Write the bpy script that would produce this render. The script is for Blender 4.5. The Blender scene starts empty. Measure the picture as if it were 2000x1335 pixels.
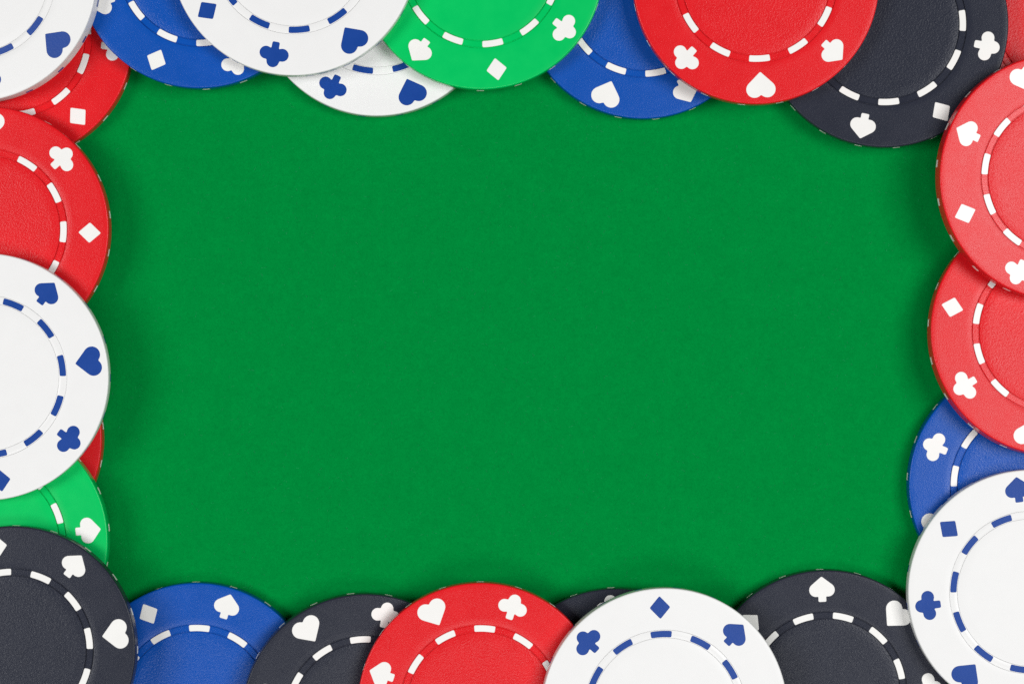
import bpy, bmesh, math, random
from mathutils import Vector, Quaternion, Matrix
random.seed(7)
scene = bpy.context.scene
col = scene.collection
MM = 0.001

# ------------------------------------------------------------------ camera
cam = bpy.data.objects.new('camera', bpy.data.cameras.new('camera'))
col.objects.link(cam)
cam.data.sensor_width = 36.0
cam.data.lens = 36.0 * 11.8 * 480.0 / 2000.0
cam.data.clip_start = 0.01
cam.data.clip_end = 10.0
cam.location = (0, 0, 480 * MM)
scene.camera = cam

# ------------------------------------------------------------------ light
world = bpy.data.worlds.new('World')
scene.world = world
world.use_nodes = True
world.node_tree.nodes['Background'].inputs['Color'].default_value = (1.0, 1.0, 1.0, 1)
world.node_tree.nodes['Background'].inputs['Strength'].default_value = 0.015


def softbox(name, loc, size, power, color=(1, 1, 1)):
    d = bpy.data.lights.new(name, 'AREA')
    d.shape = 'RECTANGLE'
    d.size, d.size_y = size
    d.energy = power
    d.color = color
    o = bpy.data.objects.new(name, d)
    col.objects.link(o)
    o.location = loc
    o.rotation_euler = (Vector((0, 0, 0)) - Vector(loc)).to_track_quat('-Z', 'Y').to_euler()
    return o


softbox('softbox_right_side', (0.41, 0.05, 0.69), (0.30, 0.36), 4.0)  # softbox above on the right, inferred from sheen and shadows
softbox('softbox_fill_side', (-0.49, 0.0, 0.63), (0.22, 0.34), 2.85)
softbox('softbox_near_side', (0.0, -0.33, 0.73), (0.34, 0.20), 1.45)

scene.cycles.use_denoising = False
scene.view_settings.view_transform = 'Standard'
scene.view_settings.look = 'None'
scene.view_settings.exposure = 0.0
scene.view_settings.gamma = 1.0


# ------------------------------------------------------------------ materials
def new_mat(name):
    m = bpy.data.materials.new(name)
    m.use_nodes = True
    nt = m.node_tree
    return m, nt, nt.nodes['Principled BSDF']


def grain_coords(nt):
    """object coordinates in millimetres, shifted per object so that copies do not repeat"""
    tc = nt.nodes.new('ShaderNodeTexCoord')
    oi = nt.nodes.new('ShaderNodeObjectInfo')
    mul = nt.nodes.new('ShaderNodeVectorMath'); mul.operation = 'SCALE'
    mul.inputs['Scale'].default_value = 1000.0
    nt.links.new(tc.outputs['Object'], mul.inputs[0])
    sh = nt.nodes.new('ShaderNodeMath'); sh.operation = 'MULTIPLY'
    sh.inputs[1].default_value = 500.0
    nt.links.new(oi.outputs['Random'], sh.inputs[0])
    add = nt.nodes.new('ShaderNodeVectorMath'); add.operation = 'ADD'
    nt.links.new(mul.outputs['Vector'], add.inputs[0])
    nt.links.new(sh.outputs[0], add.inputs[1])
    return add.outputs['Vector']


def plastic(name, rgb, rough, grain, scale, spec=0.5, vary=0.08):
    """moulded plastic: fine leather-like grain in the relief, faint mottling in the colour"""
    m, nt, b = new_mat(name)
    v = grain_coords(nt)
    n1 = nt.nodes.new('ShaderNodeTexNoise')
    n1.inputs['Scale'].default_value = scale
    n1.inputs['Detail'].default_value = 3.0
    n1.inputs['Roughness'].default_value = 0.6
    nt.links.new(v, n1.inputs['Vector'])
    bump = nt.nodes.new('ShaderNodeBump')
    bump.inputs['Strength'].default_value = 1.0
    bump.inputs['Distance'].default_value = grain * MM
    nt.links.new(n1.outputs['Fac'], bump.inputs['Height'])
    nt.links.new(bump.outputs['Normal'], b.inputs['Normal'])
    n2 = nt.nodes.new('ShaderNodeTexNoise')
    n2.inputs['Scale'].default_value = 0.35
    n2.inputs['Detail'].default_value = 4.0
    nt.links.new(v, n2.inputs['Vector'])
    mr = nt.nodes.new('ShaderNodeMapRange')
    mr.inputs['To Min'].default_value = 1 - vary
    mr.inputs['To Max'].default_value = 1 + vary
    nt.links.new(n2.outputs['Fac'], mr.inputs['Value'])
    hsv = nt.nodes.new('ShaderNodeHueSaturation')
    hsv.inputs['Color'].default_value = (*rgb, 1)
    nt.links.new(mr.outputs['Result'], hsv.inputs['Value'])
    nt.links.new(hsv.outputs['Color'], b.inputs['Base Color'])
    r2 = nt.nodes.new('ShaderNodeMapRange')
    r2.inputs['To Min'].default_value = rough - 0.06
    r2.inputs['To Max'].default_value = rough + 0.06
    nt.links.new(n2.outputs['Fac'], r2.inputs['Value'])
    nt.links.new(r2.outputs['Result'], b.inputs['Roughness'])
    b.inputs['Specular IOR Level'].default_value = spec
    return m


COLORS = {
    'red':   ((0.720, 0.010, 0.015), 0.28, 0.23),
    'blue':  ((0.002, 0.075, 0.400), 0.28, 0.27),
    'black': ((0.022, 0.025, 0.039), 0.28, 0.20),
    'green': ((0.000, 0.525, 0.112), 0.26, 0.20),
    'white': ((0.825, 0.822, 0.812), 0.34, 0.30),
}
GRAIN = {'red': (0.026, 0.055), 'blue': (0.026, 0.055), 'black': (0.026, 0.055), 'green': (0.001, 0.002), 'white': (0.001, 0.002)}
MAT = {}
for c, (rgb, rough, sp) in COLORS.items():
    vary = 0.012 if c == 'white' else 0.06
    MAT[c] = {
        'rim': plastic(c + '_rim_plastic', rgb, rough, GRAIN[c][0], 5.0, sp, vary),
        'ring': plastic(c + '_ring_plastic', rgb, rough - 0.05, GRAIN[c][0] * 0.7, 5.0, sp, vary),
        'centre': plastic(c + '_centre_plastic', rgb, rough, GRAIN[c][1], 3.2, sp, vary),
    }
INLAY_WHITE = plastic('white_inlay_plastic', (0.85, 0.84, 0.81), 0.38, 0.004, 2.5, vary=0.03)
INLAY_BLUE = plastic('blue_inlay_plastic', (0.003, 0.050, 0.290), 0.34, 0.010, 2.5, spec=0.28, vary=0.10)


def felt_material():
    m, nt, b = new_mat('green_felt')
    tc = nt.nodes.new('ShaderNodeTexCoord')
    mul = nt.nodes.new('ShaderNodeVectorMath'); mul.operation = 'SCALE'
    mul.inputs['Scale'].default_value = 1000.0
    nt.links.new(tc.outputs['Object'], mul.inputs[0])
    v = mul.outputs['Vector']

    def noise(scale, detail, stretch=None, rot=0.0, dist=0.0):
        src = v
        if stretch:
            mp = nt.nodes.new('ShaderNodeMapping')
            mp.inputs['Scale'].default_value = stretch
            mp.inputs['Rotation'].default_value = (0, 0, rot)
            nt.links.new(v, mp.inputs['Vector'])
            src = mp.outputs['Vector']
        n = nt.nodes.new('ShaderNodeTexNoise')
        n.inputs['Scale'].default_value = scale
        n.inputs['Detail'].default_value = detail
        n.inputs['Distortion'].default_value = dist
        nt.links.new(src, n.inputs['Vector'])
        return n.outputs['Fac']

    def ramp(fac, a, bb):
        r = nt.nodes.new('ShaderNodeMapRange')
        r.inputs['From Min'].default_value = a[0]; r.inputs['From Max'].default_value = a[1]
        r.inputs['To Min'].default_value = bb[0]; r.inputs['To Max'].default_value = bb[1]
        nt.links.new(fac, r.inputs['Value'])
        return r.outputs['Result']

    def times(x, y):
        k = nt.nodes.new('ShaderNodeMath'); k.operation = 'MULTIPLY'
        nt.links.new(x, k.inputs[0]); nt.links.new(y, k.inputs[1])
        return k.outputs[0]

    base = times(times(ramp(noise(0.22, 5), (0.3, 0.7), (0.97, 1.03)), ramp(noise(0.75, 4), (0.3, 0.7), (0.96, 1.04))),
                 ramp(noise(2.6, 4, None, 0, 1.5), (0.3, 0.7), (0.90, 1.10)))
    hsv = nt.nodes.new('ShaderNodeHueSaturation')
    hsv.inputs['Color'].default_value = (0.000, 0.232, 0.039, 1)
    nt.links.new(base, hsv.inputs['Value'])
    nt.links.new(hsv.outputs['Color'], b.inputs['Base Color'])
    b.inputs['Roughness'].default_value = 0.95
    b.inputs['Specular IOR Level'].default_value = 0.015
    bump = nt.nodes.new('ShaderNodeBump')
    bump.inputs['Strength'].default_value = 1.0
    bump.inputs['Distance'].default_value = 0.10 * MM
    nt.links.new(noise(2.4, 5, None, 0, 1.2), bump.inputs['Height'])
    nt.links.new(bump.outputs['Normal'], b.inputs['Normal'])
    return m


FELT = felt_material()


def fibre_material():
    m, nt, b = new_mat('felt_fibre')
    b.inputs['Base Color'].default_value = (0.020, 0.400, 0.125, 1)
    b.inputs['Roughness'].default_value = 0.8
    b.inputs['Specular IOR Level'].default_value = 0.0
    return m


# ------------------------------------------------------------------ setting
def link_mesh(name, me, mat, parent=None):
    if mat is not None and not me.materials:
        me.materials.append(mat)
    o = bpy.data.objects.new(name, me)
    col.objects.link(o)
    if parent is not None:
        o.parent = parent
    return o


bm = bmesh.new()
bmesh.ops.create_grid(bm, x_segments=40, y_segments=40, size=0.45)
me = bpy.data.meshes.new('felt_surface'); bm.to_mesh(me); bm.free()
felt = link_mesh('felt_surface', me, FELT)
felt['kind'] = 'structure'
felt['label'] = 'green felt table surface inside the border of poker chips'

# loose nap: thin curled fibres lying on the felt
verts, faces = [], []
for _ in range(5000):
    x, y = random.uniform(-0.10, 0.10), random.uniform(-0.07, 0.07)
    a = random.uniform(0, 2 * math.pi)
    L = random.uniform(0.15, 0.55) * MM
    w = random.uniform(0.012, 0.030) * MM
    bend = random.uniform(-1.2, 1.2)
    pts = []
    for k in range(4):
        pts.append((x, y))
        x += math.cos(a) * L / 3; y += math.sin(a) * L / 3; a += bend / 3
    z0 = 0.02 * MM
    i0 = len(verts)
    for k, (px, py) in enumerate(pts):
        dx, dy = math.cos(a) , math.sin(a)
        if k < 3:
            dx, dy = pts[k + 1][0] - px, pts[k + 1][1] - py
            l = math.hypot(dx, dy); dx /= l; dy /= l
        h = z0 + (0.06 * MM if k in (1, 2) else 0)
        verts += [(px - dy * w, py + dx * w, h), (px, py, h + w), (px + dy * w, py - dx * w, h)]
    for k in range(3):
        p, q = i0 + 3 * k, i0 + 3 * k + 3
        faces += [(p, p + 1, q + 1, q), (p + 1, p + 2, q + 2, q + 1)]
me = bpy.data.meshes.new('felt_nap'); me.from_pydata(verts, [], faces)
nap = link_mesh('felt_nap', me, fibre_material())
nap['kind'] = 'stuff'
nap['label'] = 'short loose green fibres of the felt nap'

# ------------------------------------------------------------------ chip meshes (radius 20 mm, 3.3 mm thick)
R, T = 20.0, 3.3
SEG = 160


def finish(bm, name, angle=35):
    bmesh.ops.recalc_face_normals(bm, faces=bm.faces)
    bmesh.ops.scale(bm, vec=(MM, MM, MM), verts=bm.verts)
    me = bpy.data.meshes.new(name)
    bm.to_mesh(me); bm.free()
    for p in me.polygons:
        p.use_smooth = True
    me.set_sharp_from_angle(angle=math.radians(angle))
    return me


def lathe(profile, name, closed=False):
    """profile: (r, z) points from the axis or rim; r = 0 makes a pole"""
    bm = bmesh.new()
    rings = []
    for r, z in profile:
        if r == 0:
            rings.append([bm.verts.new((0, 0, z))])
        else:
            rings.append([bm.verts.new((r * math.cos(2 * math.pi * i / SEG), r * math.sin(2 * math.pi * i / SEG), z)) for i in range(SEG)])
    pairs = list(zip(rings, rings[1:]))
    if closed:
        pairs.append((rings[-1], rings[0]))
    for a, b in pairs:
        for i in range(SEG):
            j = (i + 1) % SEG
            if len(a) == 1:
                bm.faces.new((a[0], b[i], b[j]))
            elif len(b) == 1:
                bm.faces.new((a[i], b[0], a[j]))
            else:
                bm.faces.new((a[i], b[i], b[j], a[j]))
    return finish(bm, name)


RI, RO = 0.602 * R, 0.660 * R          # dash ring
e = 0.28                               # rounding of the chip's edge
rim_prof = [(0, T - 0.24), (RO + 0.07, T - 0.24), (RO + 0.07, T - 0.06), (RO + 0.10, T - 0.015), (RO + 0.17, T)]
rim_prof += [(r_, T) for r_ in (0.72 * R, 0.80 * R, 0.88 * R, 0.95 * R)]
for k in range(7):
    t = math.pi / 2 * k / 6
    rim_prof.append((R - e + e * math.sin(t), T - e + e * math.cos(t)))
rim_prof += [(R, T / 2)]
for k in range(7):
    t = math.pi / 2 * k / 6
    rim_prof.append((R - e + e * math.cos(t), e - e * math.sin(t)))
rim_prof += [(0.6 * R, 0), (0, 0)]
RIM = lathe(rim_prof, 'rim')
RING = lathe([(RI + 0.08, T - 0.23), (RI + 0.08, T - 0.09), (RI + 0.16, T - 0.03), (RO - 0.16, T - 0.03), (RO - 0.08, T - 0.09), (RO - 0.08, T - 0.23)], 'dash_ring', True)
CENTRE = lathe([(0, T - 0.02), (0.2 * R, T - 0.02), (0.4 * R, T - 0.02), (0.52 * R, T - 0.015), (RI - 0.20, T - 0.01), (RI - 0.10, T - 0.03), (RI - 0.07, T - 0.07), (RI - 0.07, T - 0.23), (0, T - 0.23)], 'centre')
# white chips: joints beside the ring narrowed so their groove shade stays faint
RING_FINE = lathe([(RI - 0.04, T - 0.23), (RI - 0.04, T - 0.05), (RI + 0.03, T - 0.02), (RO - 0.03, T - 0.02), (RO + 0.04, T - 0.05), (RO + 0.04, T - 0.23)], 'dash_ring', True)


def star(comps, origin, n=120):
    """outline of a union of circles and polygons, seen from the point origin"""
    ox, oy = origin
    out = []
    for i in range(n):
        t = 2 * math.pi * i / n
        dx, dy = math.cos(t), math.sin(t)
        best = 0
        for c in comps:
            if c[0] == 'c':
                cx, cy, r = c[1] - ox, c[2] - oy, c[3]
                p = cx * dx + cy * dy
                q = r * r - (cx * cx + cy * cy - p * p)
                if q > 0 and p + math.sqrt(q) > best:
                    best = p + math.sqrt(q)
            else:
                P = c[1]
                for (ax, ay), (bx, by) in zip(P, P[1:] + P[:1]):
                    ax, ay, bx, by = ax - ox, ay - oy, bx - ox, by - oy
                    ex, ey = bx - ax, by - ay
                    den = dx * ey - dy * ex
                    if abs(den) < 1e-12:
                        continue
                    s = (ax * ey - ay * ex) / den
                    u = (ax * dy - ay * dx) / den
                    if s > 0 and -1e-9 <= u <= 1 + 1e-9:
                        best = max(best, s)
        out.append((ox + dx * best, oy + dy * best))
    return out


def tidy(P, n=110, passes=1):
    """even spacing, corners slightly softened"""
    L = [0.0]
    for a, b in zip(P, P[1:] + P[:1]):
        L.append(L[-1] + math.hypot(b[0] - a[0], b[1] - a[1]))
    Q, k = [], 0
    C = P + P[:1]
    for i in range(n):
        s = L[-1] * i / n
        while L[k + 1] < s:
            k += 1
        f = (s - L[k]) / max(1e-12, L[k + 1] - L[k])
        Q.append((C[k][0] + f * (C[k + 1][0] - C[k][0]), C[k][1] + f * (C[k + 1][1] - C[k][1])))
    for _ in range(passes):
        Q = [((Q[i - 1][0] + 2 * Q[i][0] + Q[(i + 1) % n][0]) / 4, (Q[i - 1][1] + 2 * Q[i][1] + Q[(i + 1) % n][1]) / 4) for i in range(n)]
    return Q


def tangent_tip(cx, cy, r, ty):
    """tangent points from the tip (0, ty) to the two mirrored lobes"""
    d = math.hypot(cx, cy - ty)
    base = math.atan2(cy - ty, cx)
    half = math.asin(r / d)
    L = math.sqrt(d * d - r * r)
    s = 1 if cy > ty else -1
    t = base - s * half
    return (math.cos(t) * L, ty + math.sin(t) * L)


def heart_outline():
    cx, cy, r, ty = 0.052, 0.036, 0.068, -0.108
    tx, tyy = tangent_tip(cx, cy, r, ty)
    return star([('c', cx, cy, r), ('c', -cx, cy, r), ('p', [(0, ty), (tx, tyy), (0, 0.08), (-tx, tyy)])], (0, 0.01))


def spade_outline():
    cx, cy, r, ty = 0.050, -0.006, 0.056, 0.106
    tx, tyy = tangent_tip(cx, cy, r, ty)
    return star([('c', cx, cy, r), ('c', -cx, cy, r), ('p', [(0, ty), (-tx, tyy), (0, -0.03), (tx, tyy)]),
                 ('p', [(-0.029, 0), (-0.034, -0.104), (0.034, -0.104), (0.029, 0)])], (0, -0.01))


def club_outline():
    return star([('c', 0, 0.053, 0.052), ('c', 0.067, -0.006, 0.053), ('c', -0.067, -0.006, 0.053), ('c', 0, 0.0, 0.052),
                 ('p', [(-0.031, 0), (-0.031, -0.105), (0.031, -0.105), (0.031, 0)])], (0, 0.0))


def diamond_outline():
    h, w = 0.094, 0.085
    return star([('p', [(0, h), (-w, 0), (0, -h), (w, 0)])], (0, 0))


def inlay(outline, name, center, top=0.03, depth=0.30, bevel=0.05):
    """outline in units of the chip radius; a solid plug let into the face, a hair proud of it"""
    bm = bmesh.new()
    n = len(outline)
    cx, cy = center
    P = [(x * R, y * R) for x, y in outline]
    inner = []
    for i in range(n):
        ax, ay = P[i - 1]; bx, by = P[(i + 1) % n]
        tx, ty = bx - ax, by - ay
        l = math.hypot(tx, ty) or 1
        inner.append((P[i][0] - ty / l * bevel, P[i][1] + tx / l * bevel))
    zt = T + top
    v0 = bm.verts.new((cx * R, cy * R, zt))
    A = [bm.verts.new((x, y, zt)) for x, y in inner]
    B = [bm.verts.new((x, y, zt - 0.035)) for x, y in P]
    D = [bm.verts.new((x, y, T - depth)) for x, y in P]
    for i in range(n):
        j = (i + 1) % n
        bm.faces.new((v0, A[i], A[j]))
        bm.faces.new((A[i], B[i], B[j], A[j]))
        bm.faces.new((B[i], D[i], D[j], B[j]))
    return finish(bm, name, 20)


def shift(P, dy):
    return [(x, y + dy) for x, y in P]


ORBIT = 0.845
SUITS = {}
for nm, fn, org in (('heart', heart_outline, (0, 0.01)), ('spade', spade_outline, (0, -0.01)), ('club', club_outline, (0, 0)), ('diamond', diamond_outline, (0, 0))):
    SUITS[nm] = inlay(shift(tidy(fn(), 110, 6 if nm == 'diamond' else 2), ORBIT), nm, (org[0], org[1] + ORBIT))


def dash_outline():
    ri, ro, ha = 0.6050, 0.6570, math.radians(7.7)
    P = []
    for k in range(9):
        t = ha - 2 * ha * k / 8
        P.append((ri * math.sin(t), ri * math.cos(t)))
    for k in range(9):
        t = -ha + 2 * ha * k / 8
        P.append((ro * math.sin(t), ro * math.cos(t)))
    return tidy(P[::-1], 60, 2)


dp = dash_outline()
if sum(a[0] * b[1] - a[1] * b[0] for a, b in zip(dp, dp[1:] + dp[:1])) < 0:
    dp = dp[::-1]
DASH = inlay(dp, 'dash', (0, 0.631))


def spot_mesh():
    """curved plug in the chip's edge"""
    bm = bmesh.new()
    ha = math.radians(2.5)
    zs = [0.36, 0.42, 0.65, 0.9, 1.2, 1.26]
    ro = R + 0.02
    G = []
    nA = 7
    for z in zs:
        row = []
        for k in range(nA):
            t = math.pi / 2 - ha + 2 * ha * k / (nA - 1)
            edge = k in (0, nA - 1) or z in (zs[0], zs[-1])
            r = R - 0.2 if edge else ro
            row.append(bm.verts.new((r * math.cos(t), r * math.sin(t), z)))
        G.append(row)
    for a, b in zip(G, G[1:]):
        for k in range(nA - 1):
            bm.faces.new((a[k], a[k + 1], b[k + 1], b[k]))
    return finish(bm, 'edge_spot', 30)


SPOT = spot_mesh()


def coloured(me, mat, tag):
    c = me.copy()
    c.name = tag + '_' + me.name
    c.materials.clear()
    c.materials.append(mat)
    return c


MESH = {}
for c in COLORS:
    inl = INLAY_BLUE if c == 'white' else INLAY_WHITE
    MESH[c] = {'rim': coloured(RIM, MAT[c]['rim'], c), 'dash_ring': coloured(RING_FINE if c == 'white' else RING, MAT[c]['ring'], c), 'centre': coloured(CENTRE, MAT[c]['centre'], c)}
for c, inl in (('pale', INLAY_WHITE), ('dark', INLAY_BLUE)):
    MESH[c] = {'dash': coloured(DASH, inl, c), 'edge_spot': coloured(SPOT, inl, c)}
    for s in SUITS:
        MESH[c][s] = coloured(SUITS[s], inl, c)


def part(name, me, parent, ang=None):
    o = bpy.data.objects.new(name, me)
    col.objects.link(o)
    o.parent = parent
    if ang is not None:
        o.rotation_euler = (0, 0, ang)
    return o


def make_chip(colour):
    root = bpy.data.objects.new('poker_chip', None)
    root.empty_display_size = 0.005
    col.objects.link(root)
    root['category'] = 'poker chip'
    root['group'] = colour + ' poker chips'
    for n in ('rim', 'dash_ring', 'centre'):
        part(n, MESH[colour][n], root)
    inl = MESH['dark' if colour == 'white' else 'pale']
    for k, s in enumerate(('heart', 'spade', 'diamond', 'club') * 2):
        part(s, inl[s], root, math.radians(45 * k - 90))
    for k in range(12):
        part('dash', inl['dash'], root, math.radians(30 * k - 90))
    for k in range(20):
        part('edge_spot', inl['edge_spot'], root, math.radians(18 * k + 9 - 90))
    return root


def copy_chip(src):
    r = src.copy()
    col.objects.link(r)
    for ch in src.children:
        c = ch.copy()
        col.objects.link(c)
        c.parent = r
    return r


# colour, centre x, y (mm), height of the underside at the centre, slope x, slope y, turn (deg), label
CHIPS = [
    ('red', -82.30, 49.93, 0.000, 0.0000, 0.0000, 40.3, 'red chip with one white diamond in view, tucked under the white corner chip'),
    ('white', -22.26, 57.12, 0.000, 0.0000, 0.0000, 109.7, 'mostly hidden white chip with club and heart peeking out beneath the bright green chip'),
    ('blue', -51.06, 61.37, 3.330, 0.0000, 0.0000, 155.6, 'blue chip with a white diamond in view, lying between two white chips'),
    ('blue', 21.54, 56.66, 0.000, 0.0000, 0.0000, 69.4, 'blue chip with a white heart in view, between bright green and red chips'),
    ('red', 91.83, 53.11, 0.000, 0.0000, 0.0000, 20.0, 'red chip showing only a grainy sliver behind the black chip in the corner'),
    ('black', 61.21, 51.79, 2.598, 0.0700, 0.0000, 32.7, 'black chip with upside-down spade, diamond and club, lying between two red chips'),
    ('blue', 85.24, -23.52, 0.000, 0.0000, 0.0000, 23.1, 'blue chip with a white club in view, tucked between a red and a white chip'),
    ('red', 88.07, 1.20, 2.996, -0.0500, -0.0900, 75.8, 'red chip showing diamond and club, under another red chip and over a blue chip'),
    ('red', 88.70, 26.73, 6.180, -0.0996, 0.0074, 110.6, 'red chip showing heart, spade, diamond and club, lapping a black chip and another red chip'),
    ('red', 39.69, 58.59, 5.533, 0.0150, 0.0000, 92.6, 'red chip with upright heart between club and spade, lapping blue and black chips'),
    ('green', -5.04, 61.17, 3.330, 0.0000, 0.0000, 8.6, 'bright green chip showing a spade, a diamond and a club, beside two white chips'),
    ('white', -35.42, 63.18, 6.926, -0.0040, 0.0150, 124.2, 'white chip showing blue diamond, club and heart, lapping a blue and another white chip'),
    ('white', -86.78, 59.01, 4.887, 0.1148, -0.0223, 141.4, 'white corner chip with one blue heart in view, lapping red and blue chips'),
    ('red', -87.43, -15.91, 0.000, 0.0000, 0.0000, 15.0, 'red chip showing only a narrow plain crescent between a white and a green chip'),
    ('red', -85.68, 18.36, 3.542, 0.0200, 0.0000, 88.1, 'red chip showing club and diamond, lower edge covered by a white chip'),
    ('green', -85.99, -32.45, 3.330, 0.0000, 0.0000, 140.9, 'green chip with one white spade in view, between a white and a black chip'),
    ('white', -85.44, -5.60, 7.397, -0.0300, 0.0220, 8.4, 'white chip with spade, heart and club down its side, lapping red and green chips'),
    ('blue', -51.85, -59.56, 0.000, 0.0000, 0.0000, 27.9, 'blue chip showing a diamond and a spade, tucked between two black chips'),
    ('black', -80.78, -49.85, 7.381, 0.0300, -0.0200, 8.7, 'black corner chip showing spade and sideways heart, lapping a green and a blue chip'),
    ('black', -24.50, -61.15, 2.418, -0.1208, 0.0063, 123.1, 'black chip showing heart and half-hidden club, between a blue and a red chip'),
    ('black', 51.68, -57.47, 0.000, 0.0000, 0.0000, 47.5, 'black chip with an upright spade in view, lying between two white chips'),
    ('black', 17.39, -60.31, 1.925, 0.0959, 0.0084, -42.0, 'black chip showing only a thin crescent between the red and the white chip'),
    ('red', -5.14, -59.06, 5.450, -0.0205, 0.0081, 117.1, 'red chip showing heart, club and spade, lying between a black and a white chip'),
    ('white', 24.53, -59.79, 7.917, -0.0560, -0.0100, 2.7, 'white chip showing club, diamond and spade, lapping a red chip and two black chips'),
    ('white', 84.71, -40.84, 3.721, 0.0200, -0.0040, 52.2, 'white chip showing spade, diamond, club and heart, lapping a blue chip and a black chip'),
]
first = {}
for colour, x, y, z, ax, by, turn, label in CHIPS:
    if colour not in first:
        o = first[colour] = make_chip(colour)
    else:
        o = copy_chip(first[colour])
    n = Vector((-ax, -by, 1)).normalized()
    o.rotation_mode = 'QUATERNION'
    o.rotation_quaternion = Vector((0, 0, 1)).rotation_difference(n) @ Quaternion((0, 0, 1), math.radians(turn))
    o.location = (x * MM, y * MM, (z + 0.06) * MM)
    o['label'] = label
